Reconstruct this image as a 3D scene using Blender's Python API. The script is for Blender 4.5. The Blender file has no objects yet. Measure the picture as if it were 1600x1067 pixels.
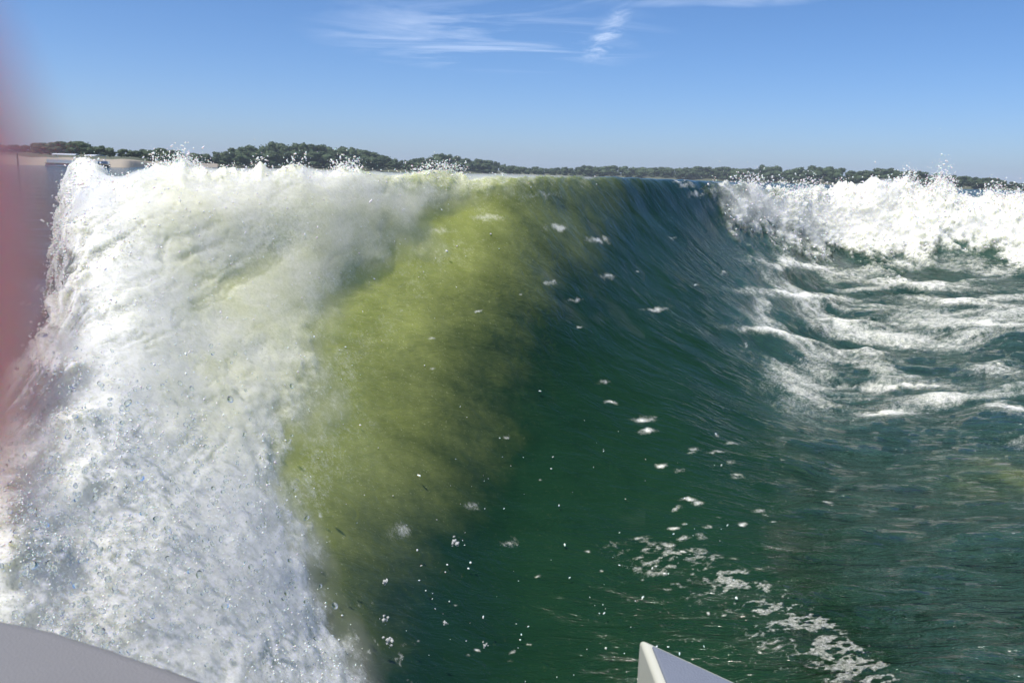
import bpy, bmesh, math, random
import numpy as np
from mathutils import Vector, Matrix

random.seed(7)
rng = np.random.default_rng(11)
sc = bpy.context.scene
C = sc.collection
R = math.radians

# ------------------------------------------------------------------ camera
EYE = 1.10                       # eye height above the mean lake level, metres
PITCH, ROLL, HFOV = 11.8, 1.7, 65.0
FPX = 800.0 / math.tan(R(HFOV / 2))          # focal length in pixels of the 1600-wide photograph
cam_d = bpy.data.cameras.new('camera')
cam = bpy.data.objects.new('camera', cam_d)
C.objects.link(cam)
CAM_M = Matrix.Translation((0, 0, EYE)) @ Matrix.Rotation(R(90 - PITCH), 4, 'X') @ Matrix.Rotation(R(ROLL), 4, 'Z')
cam.matrix_world = CAM_M
cam_d.sensor_width = 36.0
cam_d.lens = 18.0 / math.tan(R(HFOV / 2))
cam_d.clip_start = 0.004
cam_d.clip_end = 20000.0
cam_d.dof.use_dof = True
cam_d.dof.focus_distance = 4.0
cam_d.dof.aperture_fstop = 9.4
sc.camera = cam

# ------------------------------------------------------------------ sky, sun, exposure
SUN_AZ, SUN_EL = -128.0, 64.0     # degrees from the view direction (left is negative), above the horizon
w = bpy.data.worlds.new('World')
sc.world = w
w.use_nodes = True
wn, wl = w.node_tree.nodes, w.node_tree.links
wn.clear()
wout = wn.new('ShaderNodeOutputWorld')
bg = wn.new('ShaderNodeBackground')
sky = wn.new('ShaderNodeTexSky')
sky.sky_type = 'NISHITA'
sky.sun_disc = False
sky.sun_elevation = R(SUN_EL)
sky.sun_rotation = R(SUN_AZ)
sky.altitude = 0
sky.air_density = 0.6
sky.dust_density = 1.2
sky.ozone_density = 6.0
bg.inputs['Strength'].default_value = 0.15

def wnode(t, **kw):
    n = wn.new(t)
    for k, v in kw.items():
        setattr(n, k, v)
    return n

def wmath(op, a, b=None, clamp=False):
    n = wn.new('ShaderNodeMath')
    n.operation = op
    n.use_clamp = clamp
    for i, v in enumerate((a, b)):
        if v is None:
            continue
        if isinstance(v, (int, float)):
            n.inputs[i].default_value = v
        else:
            wl.new(v, n.inputs[i])
    return n.outputs[0]

# thin cirrus on a flat layer high above: direction / height gives a point on the layer
tc = wn.new('ShaderNodeTexCoord')
sep = wn.new('ShaderNodeSeparateXYZ')
wl.new(tc.outputs['Generated'], sep.inputs[0])
zc = wmath('MAXIMUM', sep.outputs[2], 0.02)
lx = wmath('DIVIDE', sep.outputs[0], zc)
ly = wmath('DIVIDE', sep.outputs[1], zc)
comb = wn.new('ShaderNodeCombineXYZ')
wl.new(lx, comb.inputs[0])
wl.new(ly, comb.inputs[1])
def wnoise(scale, rot, stretch, detail=6, dist=0.6, off=(0, 0, 0)):
    mp = wn.new('ShaderNodeMapping')
    mp.inputs['Rotation'].default_value = (0, 0, R(rot))
    mp.inputs['Scale'].default_value = (stretch, 1, 1)
    mp.inputs['Location'].default_value = off
    wl.new(comb.outputs[0], mp.inputs[0])
    nz = wn.new('ShaderNodeTexNoise')
    nz.inputs['Scale'].default_value = scale
    nz.inputs['Detail'].default_value = detail
    nz.inputs['Roughness'].default_value = 0.62
    nz.inputs['Distortion'].default_value = dist
    wl.new(mp.outputs[0], nz.inputs['Vector'])
    return nz.outputs['Fac']
wisps = wnoise(1.0, -12, 0.6, 7, 1.2)
def wblob(cx, cy, rx, ry):
    a = wmath('DIVIDE', wmath('SUBTRACT', lx, cx), rx)
    b = wmath('DIVIDE', wmath('SUBTRACT', ly, cy), ry)
    d = wmath('ADD', wmath('MULTIPLY', a, a), wmath('MULTIPLY', b, b))
    return wmath('SUBTRACT', 1.0, d, clamp=True)
cover = wblob(-0.25, 6.7, 1.5, 2.0)
for b_ in (wblob(0.55, 4.7, 0.8, 0.5), wblob(1.25, 4.7, 0.5, 0.4), wblob(-4.5, 3.0, 2.0, 1.0), wblob(4.0, 2.2, 2.0, 0.9), wblob(-1.0, -3.0, 2.5, 1.2)):
    cover = wmath('MAXIMUM', cover, b_)
thr = wmath('MULTIPLY', wmath('SUBTRACT', wisps, 0.44, clamp=True), 3.0, clamp=True)
curl = wmath('MULTIPLY', wmath('MULTIPLY', wblob(0.62, 6.4, 0.13, 1.6), wmath('MULTIPLY', wmath('SUBTRACT', wnoise(1.6, 4, 2.6, 5, 1.2), 0.42, clamp=True), 3.2, clamp=True)), 0.6)
dens = wmath('MAXIMUM', wmath('MULTIPLY', wmath('MULTIPLY', thr, cover), 0.60), curl)
mixc = wn.new('ShaderNodeMix')
mixc.data_type = 'RGBA'
wl.new(dens, mixc.inputs['Factor'])
hsv = wn.new('ShaderNodeHueSaturation')
hsv.inputs['Saturation'].default_value = 1.15
wl.new(sky.outputs[0], hsv.inputs['Color'])
wl.new(hsv.outputs[0], mixc.inputs['A'])
mixc.inputs['B'].default_value = (6.2, 6.9, 8.2, 1)
wl.new(mixc.outputs['Result'], bg.inputs['Color'])
wl.new(bg.outputs[0], wout.inputs[0])

sun_d = bpy.data.lights.new('sun', 'SUN')
sun_d.energy = 4.2
sun_d.angle = R(0.5)
sun_d.color = (1.0, 0.95, 0.86)
sun = bpy.data.objects.new('sun', sun_d)
C.objects.link(sun)
SUN_DIR = Vector((math.sin(R(SUN_AZ)) * math.cos(R(SUN_EL)), math.cos(R(SUN_AZ)) * math.cos(R(SUN_EL)), math.sin(R(SUN_EL))))
sun.rotation_euler = SUN_DIR.to_track_quat('Z', 'Y').to_euler()
sun.location = SUN_DIR * 30

sc.view_settings.view_transform = 'Standard'
sc.view_settings.look = 'None'
sc.view_settings.gamma = 1
sc.view_settings.exposure = 0.18
sc.view_settings.use_curve_mapping = False
sc.cycles.use_denoising = True
sc.cycles.denoiser = 'OPENIMAGEDENOISE'
sc.cycles.max_bounces = 10
sc.cycles.transmission_bounces = 8
sc.cycles.diffuse_bounces = 3
sc.cycles.volume_bounces = 2
sc.cycles.caustics_reflective = False
sc.cycles.caustics_refractive = False

# ------------------------------------------------------------------ helpers
CM = np.array(CAM_M)
def ray(px, py):
    """direction of a photograph pixel, as laid out when the place was surveyed"""
    px, py = np.broadcast_arrays(np.asarray(px, float), np.asarray(py, float))
    d = np.stack([(px - 800) / FPX, (533.5 - py) / FPX, -np.ones_like(px)], -1)
    return d @ CM[:3, :3].T
def at_r(px, py, r):
    d = ray(px, py)
    k = r / np.hypot(d[..., 0], d[..., 1])
    p = d * np.asarray(k)[..., None]
    p[..., 2] += EYE
    return p
def at_z(px, py, z):
    d = ray(px, py)
    k = (z - EYE) / d[..., 2]
    p = d * np.asarray(k)[..., None]
    p[..., 2] += EYE
    return p
def hor_row(px):
    return 533.5 - FPX * math.tan(R(PITCH)) / math.cos(R(ROLL)) + (px - 800) * math.tan(R(ROLL))

def _h(ix, iy, iz):
    n = (ix.astype(np.uint32) * np.uint32(374761393) + iy.astype(np.uint32) * np.uint32(668265263) + iz.astype(np.uint32) * np.uint32(2246822519))
    n = (n ^ (n >> np.uint32(13))) * np.uint32(1274126177)
    n = n ^ (n >> np.uint32(16))
    return (n & np.uint32(0xffff)).astype(np.float32) / 65535.0
def noise3(x, y, z):
    """value noise in -1..1"""
    x = np.asarray(x, np.float32); y = np.asarray(y, np.float32); z = np.asarray(z, np.float32)
    fx, fy, fz = np.floor(x), np.floor(y), np.floor(z)
    ix, iy, iz = fx.astype(np.int32), fy.astype(np.int32), fz.astype(np.int32)
    tx, ty, tz = x - fx, y - fy, z - fz
    tx = tx * tx * (3 - 2 * tx); ty = ty * ty * (3 - 2 * ty); tz = tz * tz * (3 - 2 * tz)
    r = 0
    for a in (0, 1):
        wx = tx if a else 1 - tx
        for b in (0, 1):
            wy = ty if b else 1 - ty
            for c in (0, 1):
                wz = tz if c else 1 - tz
                r = r + wx * wy * wz * _h(ix + a, iy + b, iz + c)
    return r * 2 - 1
def fbm(x, y, z, octv=3, gain=0.5):
    s, a, t = 0, 1.0, 0
    for i in range(octv):
        s = s + a * noise3(x + 17.3 * i, y - 9.1 * i, z + 5.7 * i); t += a
        x, y, z, a = x * 2.03, y * 2.03, z * 2.03, a * gain
    return s / t
def sstep(a, b, x):
    t = np.clip((x - a) / (b - a), 0, 1)
    return t * t * (3 - 2 * t)

def tag(o, label=None, cat=None, group=None, kind=None):
    if label: o['label'] = label
    if cat: o['category'] = cat
    if group: o['group'] = group
    if kind: o['kind'] = kind
    return o
def mesh_np(name, verts, faces, mat=None, parent=None, smooth=True):
    verts = np.ascontiguousarray(verts, np.float32); faces = np.ascontiguousarray(faces, np.int32)
    me = bpy.data.meshes.new(name)
    nf, k = faces.shape
    me.vertices.add(len(verts)); me.vertices.foreach_set('co', verts.ravel())
    me.loops.add(nf * k); me.loops.foreach_set('vertex_index', faces.ravel())
    me.polygons.add(nf)
    me.polygons.foreach_set('loop_start', np.arange(0, nf * k, k, dtype=np.int32))
    me.polygons.foreach_set('loop_total', np.full(nf, k, np.int32))
    me.polygons.foreach_set('use_smooth', np.full(nf, smooth, bool))
    me.update(calc_edges=True)
    if mat: me.materials.append(mat)
    o = bpy.data.objects.new(name, me)
    C.objects.link(o)
    if parent: o.parent = parent
    return o
def bm_obj(name, bm, mat, parent=None, smooth=False):
    me = bpy.data.meshes.new(name)
    bm.to_mesh(me); bm.free()
    for p in me.polygons: p.use_smooth = smooth
    me.materials.append(mat)
    o = bpy.data.objects.new(name, me)
    C.objects.link(o)
    if parent: o.parent = parent
    return o
def empty(name, loc=(0, 0, 0)):
    o = bpy.data.objects.new(name, None)
    o.empty_display_size = 0.2
    o.location = loc
    C.objects.link(o)
    return o

class NT:
    def __init__(self, name):
        self.m = bpy.data.materials.new(name)
        self.m.use_nodes = True
        self.n, self.l = self.m.node_tree.nodes, self.m.node_tree.links
        self.n.clear()
        self.out = self.n.new('ShaderNodeOutputMaterial')
    def node(self, t, ins=None, **kw):
        n = self.n.new(t)
        for k, v in kw.items(): setattr(n, k, v)
        for k, v in (ins or {}).items(): self.set(n.inputs[k], v)
        return n
    def set(self, sock, v):
        if isinstance(v, bpy.types.NodeSocket): self.l.new(v, sock)
        else: sock.default_value = v
    def math(self, op, a, b=0.0, clamp=False):
        n = self.node('ShaderNodeMath', {0: a, 1: b}, operation=op, use_clamp=clamp)
        return n.outputs[0]
    def attr(self, name): return self.node('ShaderNodeAttribute', attribute_name=name).outputs['Fac']
    def mixc(self, f, a, b, blend='MIX'):
        n = self.node('ShaderNodeMix', data_type='RGBA', blend_type=blend)
        self.set(n.inputs['Factor'], f); self.set(n.inputs[6], a); self.set(n.inputs[7], b)
        return n.outputs[2]
    def coord(self, scale=(1, 1, 1), which='Object'):
        t = self.node('ShaderNodeTexCoord')
        return self.node('ShaderNodeMapping', {'Vector': t.outputs[which], 'Scale': scale}).outputs[0]
    def noise(self, vec, scale, detail=3, rough=0.5, dist=0.0):
        return self.node('ShaderNodeTexNoise', {'Vector': vec, 'Scale': scale, 'Detail': detail, 'Roughness': rough, 'Distortion': dist}).outputs['Fac']
    def ramp(self, f, lo, hi):
        return self.node('ShaderNodeMapRange', {'Value': f, 'From Min': lo, 'From Max': hi}, interpolation_type='SMOOTHSTEP').outputs[0]
    def principled(self, **ins):
        return self.node('ShaderNodeBsdfPrincipled', {k.replace('_', ' '): v for k, v in ins.items()})
    def surf(self, s): self.l.new(s, self.out.inputs['Surface'])

# ------------------------------------------------------------------ materials
def water_material():
    t = NT('lake_water')
    foam, glow_aer, rip, chn = t.attr('foam'), t.attr('glow_aeration'), t.attr('ripple'), t.attr('churn')
    c1 = t.coord((1.0, 1.6, 1.0))
    n_big = t.noise(c1, 3.0, 6, 0.68, 0.8)
    deep = t.mixc(n_big, (0.0038, 0.021, 0.008, 1), (0.011, 0.042, 0.016, 1))
    deep = t.mixc(chn, deep, t.mixc(n_big, (0.016, 0.055, 0.048, 1), (0.055, 0.115, 0.105, 1)))
    glow_bub = t.mixc(n_big, (0.26, 0.30, 0.068, 1), (0.46, 0.49, 0.16, 1))  # yellow-green of the backlit wave painted into the base colour
    col = t.mixc(glow_aer, deep, glow_bub)
    spk = t.math('MULTIPLY', t.ramp(t.noise(t.coord(), 110.0, 3, 0.6, 0.4), 0.60, 0.74), t.math('ADD', t.math('MULTIPLY', glow_aer, 0.65), 0.03))
    col = t.mixc(spk, col, (0.62, 0.64, 0.36, 1))
    # ripples: relief only, running along the wave
    fl_ = t.node('ShaderNodeAttribute', attribute_name='flow').outputs['Vector']
    def fmap(sc_): return t.node('ShaderNodeMapping', {'Vector': fl_, 'Scale': sc_}).outputs[0]
    h = t.math('ADD', t.math('MULTIPLY', t.noise(fmap((5.0, 15.0, 1)), 1.0, 4, 0.62, 0.9), 0.034), t.math('MULTIPLY', t.noise(fmap((16.0, 42.0, 1)), 1.0, 3, 0.6, 0.6), 0.011))
    h = t.math('ADD', h, t.math('MULTIPLY', t.noise(fmap((1.3, 3.6, 1)), 1.0, 2, 0.5, 0.3), 0.06))
    bump = t.node('ShaderNodeBump', {'Height': h, 'Strength': rip, 'Distance': 1.0})
    wat = t.principled(Base_Color=col, Roughness=0.06, IOR=1.33, Normal=bump.outputs[0])
    wat.subsurface_method = 'RANDOM_WALK'
    t.set(wat.inputs['Subsurface Weight'], t.math('MULTIPLY', glow_aer, 0.85))
    wat.inputs['Subsurface Radius'].default_value = (0.8, 1.0, 0.25)
    wat.inputs['Subsurface Scale'].default_value = 0.10
    # foam: bubbles, cells and torn streaks
    cf = t.coord()
    f1 = t.noise(cf, 90.0, 4, 0.65, 0.6)
    f2 = t.noise(cf, 260.0, 2, 0.6, 0.3)
    grain = t.math('ADD', t.math('MULTIPLY', f1, 0.65), t.math('MULTIPLY', f2, 0.35))
    x = t.math('ADD', t.math('MULTIPLY', t.math('SUBTRACT', grain, 0.5), 1.1), foam)
    fm = t.math('MULTIPLY', t.ramp(x, 0.15, 0.95), t.ramp(foam, 0.02, 0.2))
    fcol = t.mixc(t.ramp(grain, 0.36, 0.60), (0.64, 0.64, 0.56, 1), (0.87, 0.86, 0.79, 1))
    fcol = t.mixc(t.math('MULTIPLY', t.attr('foam_glow'), 1.0), fcol, (0.72, 0.71, 0.46, 1))  # cream tint paints light coming through the foam
    bf = t.node('ShaderNodeBump', {'Height': grain, 'Strength': 0.22, 'Distance': 0.006})
    fo = t.principled(Base_Color=fcol, Roughness=0.42, IOR=1.33, Normal=bf.outputs[0])
    fo.inputs['Subsurface Weight'].default_value = 1.0
    fo.inputs['Subsurface Radius'].default_value = (1.0, 1.0, 0.6)
    fo.inputs['Subsurface Scale'].default_value = 0.045
    mx = t.node('ShaderNodeMixShader', {0: fm, 1: wat.outputs[0], 2: fo.outputs[0]})
    t.surf(mx.outputs[0])
    return t.m
def simple(name, col, rough=0.6, var=0.12, scale=6.0, bump=0.0, bscale=40.0, **kw):
    t = NT(name)
    v = t.coord()
    n = t.noise(v, scale, 5, 0.6)
    lo = tuple(c * (1 - var) for c in col) + (1,)
    hi = tuple(min(1, c * (1 + var)) for c in col) + (1,)
    p = t.principled(Base_Color=t.mixc(n, lo, hi), Roughness=rough, **kw)
    if bump:
        b = t.node('ShaderNodeBump', {'Height': t.noise(v, bscale, 3), 'Strength': bump, 'Distance': 0.01})
        t.set(p.inputs['Normal'], b.outputs[0])
    t.surf(p.outputs[0])
    return t.m
M = {}
M['water'] = water_material()
M['froth'] = simple('white_froth', (0.82, 0.83, 0.81), 0.4, 0.06, 30)
M['froth'].node_tree.nodes['Principled BSDF'].inputs['Subsurface Weight'].default_value = 0.4
M['froth'].node_tree.nodes['Principled BSDF'].inputs['Subsurface Scale'].default_value = 0.01
def drop_material():
    t = NT('clear_water_drops')
    p = t.principled(Base_Color=(0.93, 0.97, 0.96, 1), Roughness=0.02, IOR=1.33, Transmission_Weight=1.0)
    t.surf(p.outputs[0])
    return t.m
M['drop'] = drop_material()
M['blob'] = simple('aerated_drop', (0.9, 0.92, 0.9), 0.15, 0.05, 60, 0.4, 200, IOR=1.33, Transmission_Weight=0.55)
M['sand'] = simple('pale_sand', (0.37, 0.32, 0.25), 0.9, 0.15, 0.3)
M['land'] = simple('grassy_bank', (0.10, 0.11, 0.06), 0.9, 0.3, 0.2)
def leaf_material():
    t = NT('tree_leaves')
    oi = t.node('ShaderNodeObjectInfo')
    v = t.coord()
    n = t.noise(v, 9.0, 3)
    base = t.mixc(oi.outputs['Random'], (0.036, 0.070, 0.030, 1), (0.070, 0.115, 0.042, 1))
    col = t.mixc(n, base, (0.085, 0.125, 0.050, 1))
    p = t.principled(Base_Color=col, Roughness=0.7)
    tr = t.node('ShaderNodeBsdfTranslucent', {'Color': col})
    t.surf(t.node('ShaderNodeMixShader', {0: 0.25, 1: p.outputs[0], 2: tr.outputs[0]}).outputs[0])
    return t.m
M['leaf'] = leaf_material()
M['bark'] = simple('bark', (0.10, 0.08, 0.06), 0.9, 0.3, 5)
M['gel'] = simple('white_gelcoat', (0.74, 0.76, 0.78), 0.28, 0.04, 3)
M['vinyl'] = simple('grey_vinyl', (0.20, 0.195, 0.195), 0.5, 0.05, 12, 0.15, 300)
M['sunlit'] = simple('sunlit_gelcoat', (0.52, 0.52, 0.44), 0.3, 0.06, 5)  # sunlit warmth of the white corner put into the colour
M['deck'] = simple('shaded_top_gelcoat', (0.17, 0.19, 0.235), 0.55, 0.10, 20, 0.3, 250)  # bluish shade on top of the white corner put into the colour
M['pipe'] = simple('grey_piping', (0.11, 0.11, 0.115), 0.5, 0.1, 30)
M['dark'] = simple('dark_hull', (0.03, 0.03, 0.04), 0.4)
M['metal'] = simple('aluminium', (0.55, 0.56, 0.58), 0.35, 0.05, 4, Metallic=0.8)
M['wood'] = simple('weathered_wood', (0.16, 0.12, 0.08), 0.8, 0.3, 4)
def skin_material():
    t = NT('skin')
    v = t.coord()
    n = t.noise(v, 300, 3)
    p = t.principled(Base_Color=t.mixc(n, (0.98, 0.43, 0.35, 1), (0.99, 0.50, 0.42, 1)), Roughness=0.5)
    p.inputs['Subsurface Weight'].default_value = 1.0
    p.inputs['Subsurface Radius'].default_value = (1.0, 0.3, 0.15)
    p.inputs['Subsurface Scale'].default_value = 0.022
    t.surf(p.outputs[0])
    return t.m
M['skin'] = skin_material()
M['nail'] = simple('nail', (0.75, 0.45, 0.40), 0.25, 0.03, 50)

# ------------------------------------------------------------------ the lake: one sheet with the boat's wake standing up in it
# every column lists the wake's profile from the boat outwards: (row, distance) for points read off the photograph, ('z', height, distance) for those behind crests
Z = 'z'
def flat(*zr): return [(Z, z, r) for z, r in zr]
COLS = [
 (-900, flat((0,.9),(0,1.2),(0,1.6),(0,2.1),(0,2.7),(0,3.4),(0,4.2),(0,5.5),(0,8))),
 (-420, flat((0,1.0),(.05,1.3),(.10,1.6),(.05,2.0),(0,2.6),(0,3.2),(0,4),(0,5),(0,7))),
 (-150, flat((-.05,1.05),(.10,1.4),(.25,1.7),(.20,2.0),(.10,2.5),(0,3),(0,3.7),(0,5),(0,7))),
 (0,   [(1350,1.15),(1067,1.45),(850,1.72),(710,1.95),(650,2.12),(Z,.25,2.7),(Z,.08,3.6),(Z,.03,5),(Z,0,7)]),
 (60,  [(1350,1.15),(1067,1.47),(850,1.76),(650,2.15),(550,2.42),(Z,.42,3.0),(Z,.30,3.9),(Z,.40,5.4),(Z,0,7.5)]),
 (120, [(1350,1.15),(1067,1.50),(850,1.80),(650,2.2),(460,2.75),(380,3.05),(318,3.7),(282,4.9),(Z,.1,7.0)]),
 (200, [(1350,1.17),(1067,1.52),(850,1.85),(650,2.27),(450,2.8),(330,3.15),(272,3.7),(Z,.75,4.8),(Z,.05,6.8)]),
 (350, [(1350,1.25),(1067,1.62),(850,2.02),(650,2.5),(450,3.02),(315,3.3),(271,3.65),(Z,.5,4.7),(Z,0,6.5)]),
 (500, [(1350,1.38),(1067,1.82),(850,2.28),(650,2.75),(450,3.25),(315,3.5),(272,3.85),(Z,.5,4.9),(Z,0,6.6)]),
 (600, [(1350,1.48),(1067,1.96),(850,2.48),(650,2.98),(450,3.46),(325,3.75),(274,4.05),(Z,.5,5.1),(Z,0,6.8)]),
 (700, [(1350,1.60),(1067,2.10),(850,2.70),(650,3.2),(450,3.7),(335,4.05),(274,4.35),(Z,.5,5.4),(Z,0,7)]),
 (800, [(1350,1.68),(1067,2.22),(850,2.88),(650,3.45),(450,3.95),(335,4.3),(274,4.65),(Z,.5,5.7),(Z,0,7.3)]),
 (900, [(1350,1.70),(1067,2.25),(850,2.95),(650,3.65),(450,4.4),(335,4.9),(277,5.3),(Z,.5,6.0),(Z,0,7.7)]),
 (1000,[(1350,1.70),(1067,2.25),(850,3.0),(650,3.85),(450,4.95),(340,5.65),(280,6.15),(Z,.5,7.2),(Z,0,9.1)]),
 (1080,[(1350,1.70),(1067,2.25),(850,3.02),(650,4.0),(450,5.45),(350,6.35),(283,6.95),(Z,.5,8.0),(Z,0,10)]),
 (1150,[(1350,1.70),(1067,2.25),(850,3.05),(650,4.2),(450,6.0),(365,7.1),(288,7.75),(Z,.5,8.8),(Z,0,10.7)]),
 (1220,[(1350,1.70),(1067,2.25),(850,3.08),(650,4.38),(460,6.6),(385,7.8),(304,8.5),(Z,.5,9.6),(Z,0,11.5)]),
 (1300,[(1350,1.70),(1067,2.25),(850,3.1),(660,4.5),(470,7.3),(398,8.6),(298,9.3),(Z,.5,10.3),(Z,0,12.2)]),
 (1380,[(1350,1.70),(1067,2.25),(850,3.1),(665,4.5),(475,7.4),(403,8.8),(284,9.5),(Z,.5,10.5),(Z,0,12.4)]),
 (1470,[(1350,1.70),(1067,2.25),(850,3.1),(668,4.5),(478,7.5),(405,8.9),(306,9.6),(Z,.5,10.6),(Z,0,12.6)]),
 (1600,[(1350,1.72),(1067,2.28),(850,3.12),(670,4.5),(482,7.5),(412,9.0),(311,9.7),(Z,.5,10.8),(Z,0,12.8)]),
 (1800,[(1350,1.75),(1067,2.3),(850,3.15),(675,4.5),(488,7.5),(422,9.0),(312,9.9),(Z,.5,11),(Z,0,13)]),
 (2200, flat((-.4,1.6),(-.4,2.2),(-.3,3),(-.25,4.3),(-.1,6.5),(.1,8.4),(.8,9.8),(.4,11),(0,13))),
 (3000, flat((-.1,1.4),(-.1,2.),(-.1,3),(-.05,4.3),(0,6.5),(.0,8.4),(.1,9.8),(.05,11),(0,13))),
]
FAR = [18.0, 40.0]
NK = 9 + len(FAR)
cpx = np.array([c[0] for c in COLS], float)
NET = np.zeros((len(COLS), NK, 3)); DPY = np.zeros((len(COLS), NK))
for i, (px, prof) in enumerate(COLS):
    hr = hor_row(px)
    if px < -600 or px > 2100:
        dh = ray(px, hr)
    else:
        dh = ray(px, hr)
    u = dh[:2] / np.hypot(dh[0], dh[1])
    last = 1400
    defrow = [1350, 1067, 850, 650, 450, 340, 290]
    for k in range(NK):
        if k < 9:
            e = prof[k]
            if e[0] == Z:
                NET[i, k] = (u[0] * e[2], u[1] * e[2], e[1])
                row = last - 30 if (k and prof[k-1][0] != Z or last < 1000) else defrow[min(k, 6)]
                if k >= 7: row = min(last - 25, 262)
                row = min(row, last - 10)
            else:
                NET[i, k] = at_r(px, e[0], e[1]); row = e[0]
        else:
            r = FAR[k - 9]; NET[i, k] = (u[0] * r, u[1] * r, 0); row = last - 25
        DPY[i, k] = row; last = row

def hermite(P, tk, ts):
    """cubic through P (first axis) at knots tk, sampled at ts"""
    P = np.asarray(P, float); n = len(tk)
    d = (P[1:] - P[:-1]) / (tk[1:] - tk[:-1]).reshape((-1,) + (1,) * (P.ndim - 1))
    m = np.zeros_like(P)
    h = (tk[1:] - tk[:-1]).reshape((-1,) + (1,) * (P.ndim - 1))
    m[1:-1] = (d[:-1] * h[1:] + d[1:] * h[:-1]) / (h[1:] + h[:-1])
    m[0], m[-1] = d[0], d[-1]
    j = np.clip(np.searchsorted(tk, ts, side='right') - 1, 0, n - 2)
    hh = (tk[j + 1] - tk[j])
    t = ((ts - tk[j]) / hh).reshape((-1,) + (1,) * (P.ndim - 1)); hh = hh.reshape(t.shape)
    return ((2*t**3 - 3*t**2 + 1) * P[j] + (t**3 - 2*t**2 + t) * hh * m[j] + (-2*t**3 + 3*t**2) * P[j+1] + (t**3 - t**2) * hh * m[j+1])

STEP = 1.9
us = np.concatenate([np.linspace(-900, -120, 60, endpoint=False), np.arange(-120, 1720, STEP), np.linspace(1720, 3000, 60)])
segs = [50, 130, 130, 130, 110, 90, 70, 40, 40, 24]
vs = np.concatenate([k + np.arange(s) / s for k, s in enumerate(segs)] + [[NK - 1.0]])
A = hermite(NET, cpx, us)                               # columns first
D = hermite(DPY, cpx, us)
S = np.moveaxis(hermite(np.moveaxis(A, 1, 0), np.arange(NK, dtype=float), vs), 0, 1)     # (nu, nv, 3)
PY = np.moveaxis(hermite(D.T, np.arange(NK, dtype=float), vs), 0, 1)
PX = np.repeat(us[:, None], len(vs), 1)
# on outwards to the far shore
rr = np.geomspace(40, 4200, 46)[1:]
ud = S[:, -1, :2] / np.linalg.norm(S[:, -1, :2], axis=-1, keepdims=True)
farS = np.zeros((len(us), len(rr), 3)); farS[..., :2] = ud[:, None, :] * rr[None, :, None]
S = np.concatenate([S, farS], 1)
PY = np.concatenate([PY, np.repeat(PY[:, -1:], len(rr), 1)], 1)
PX = np.repeat(us[:, None], S.shape[1], 1)
NU, NV = S.shape[:2]
RAD = np.hypot(S[..., 0], S[..., 1])
VV = np.concatenate([vs, np.full(len(rr), NK)])[None, :].repeat(NU, 0)

def normals(S):
    du = np.gradient(S, axis=0); dv = np.gradient(S, axis=1)
    n = np.cross(du, dv)
    n /= np.linalg.norm(n, axis=-1, keepdims=True) + 1e-12
    return n
N0 = normals(S)
if N0[NU // 2, 20, 2] < 0: N0 = -N0
X, Y, ZZ = S[..., 0], S[..., 1], S[..., 2]

FU = np.cumsum(np.linalg.norm(np.gradient(S, axis=0), axis=-1), 0); FU -= FU[np.searchsorted(us, 1000)][None]
FV = np.cumsum(np.linalg.norm(np.gradient(S, axis=1), axis=-1), 1)
def poly_x(py, pts):
    pts = np.array(pts, float)
    return np.interp(py, pts[:, 0], pts[:, 1])
# --- breaking wave on the left: everything left of this line is white water
FB = [(200,800),(262,815),(300,800),(318,720),(345,655),(400,640),(430,585),(480,542),(560,507),(620,496),(680,452),(800,456),(880,474),(960,505),(1067,565),(1350,700)]
wob = fbm(X * 5, Y * 5, ZZ * 5, 3)
wob2 = fbm(X * 22, Y * 22, ZZ * 22, 2)
sdL = poly_x(PY, FB) + wob * 46 + wob2 * 30 - PX           # >0 inside the white water, in px
lump = fbm(X * 9, Y * 9, ZZ * 9, 3)
fine = fbm(X * 38, Y * 38, ZZ * 38, 3, 0.6)
foamL = np.maximum(sstep(-45, 75, sdL + 22 * fine), np.clip(fine * 1.6 + lump * .5 - 0.45, 0, .6) * sstep(-190, -10, sdL))
near_edge = sstep(460, 60, sdL) * sstep(720, 420, PY) * sstep(120, 320, PX)
thin = near_edge * (0.50 + 0.08 * lump + .05 * wob)
foamL = foamL * (1 - thin)
# grey gaps in the body of the white water
fall = fbm(FU * 8 + wob, FV * 2.0 + wob * .6, 0 * X + 4, 4, .62)
foamL *= 1 - (0.32 - 0.20 * sstep(600, 800, PY)) * sstep(0.02, 0.5, fall + 0.25 * fine) * sstep(40, 160, sdL) - 0.12 * sstep(0.15, 0.6, lump)
foamL = np.maximum(foamL, 0.33 * sstep(-230, 10, sdL) * np.clip(0.75 + 0.7 * fine + 0.8 * fall, 0, 1.3) * sstep(1000, 760, PY))
# behind the crest and at the left flank the foam ends
leftlim = np.interp(PY, [200, 255, 300, 345, 370, 430, 470, 560, 640, 700, 1400], [230, 110, 30, 50, 70, 80, 60, 30, -40, -60, -60])
sdLL = PX - (leftlim + wob * 45 + wob2 * 20)
foamL *= sstep(-10, 50, sdLL)
behind = sstep(6.25, 7.2, VV - 0.4 * wob)
foamL *= 1 - behind * (1 - 0.75 * sstep(260, 120, PX)) * 0.95
foamL *= sstep(8.6, 7.4, VV)
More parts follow.
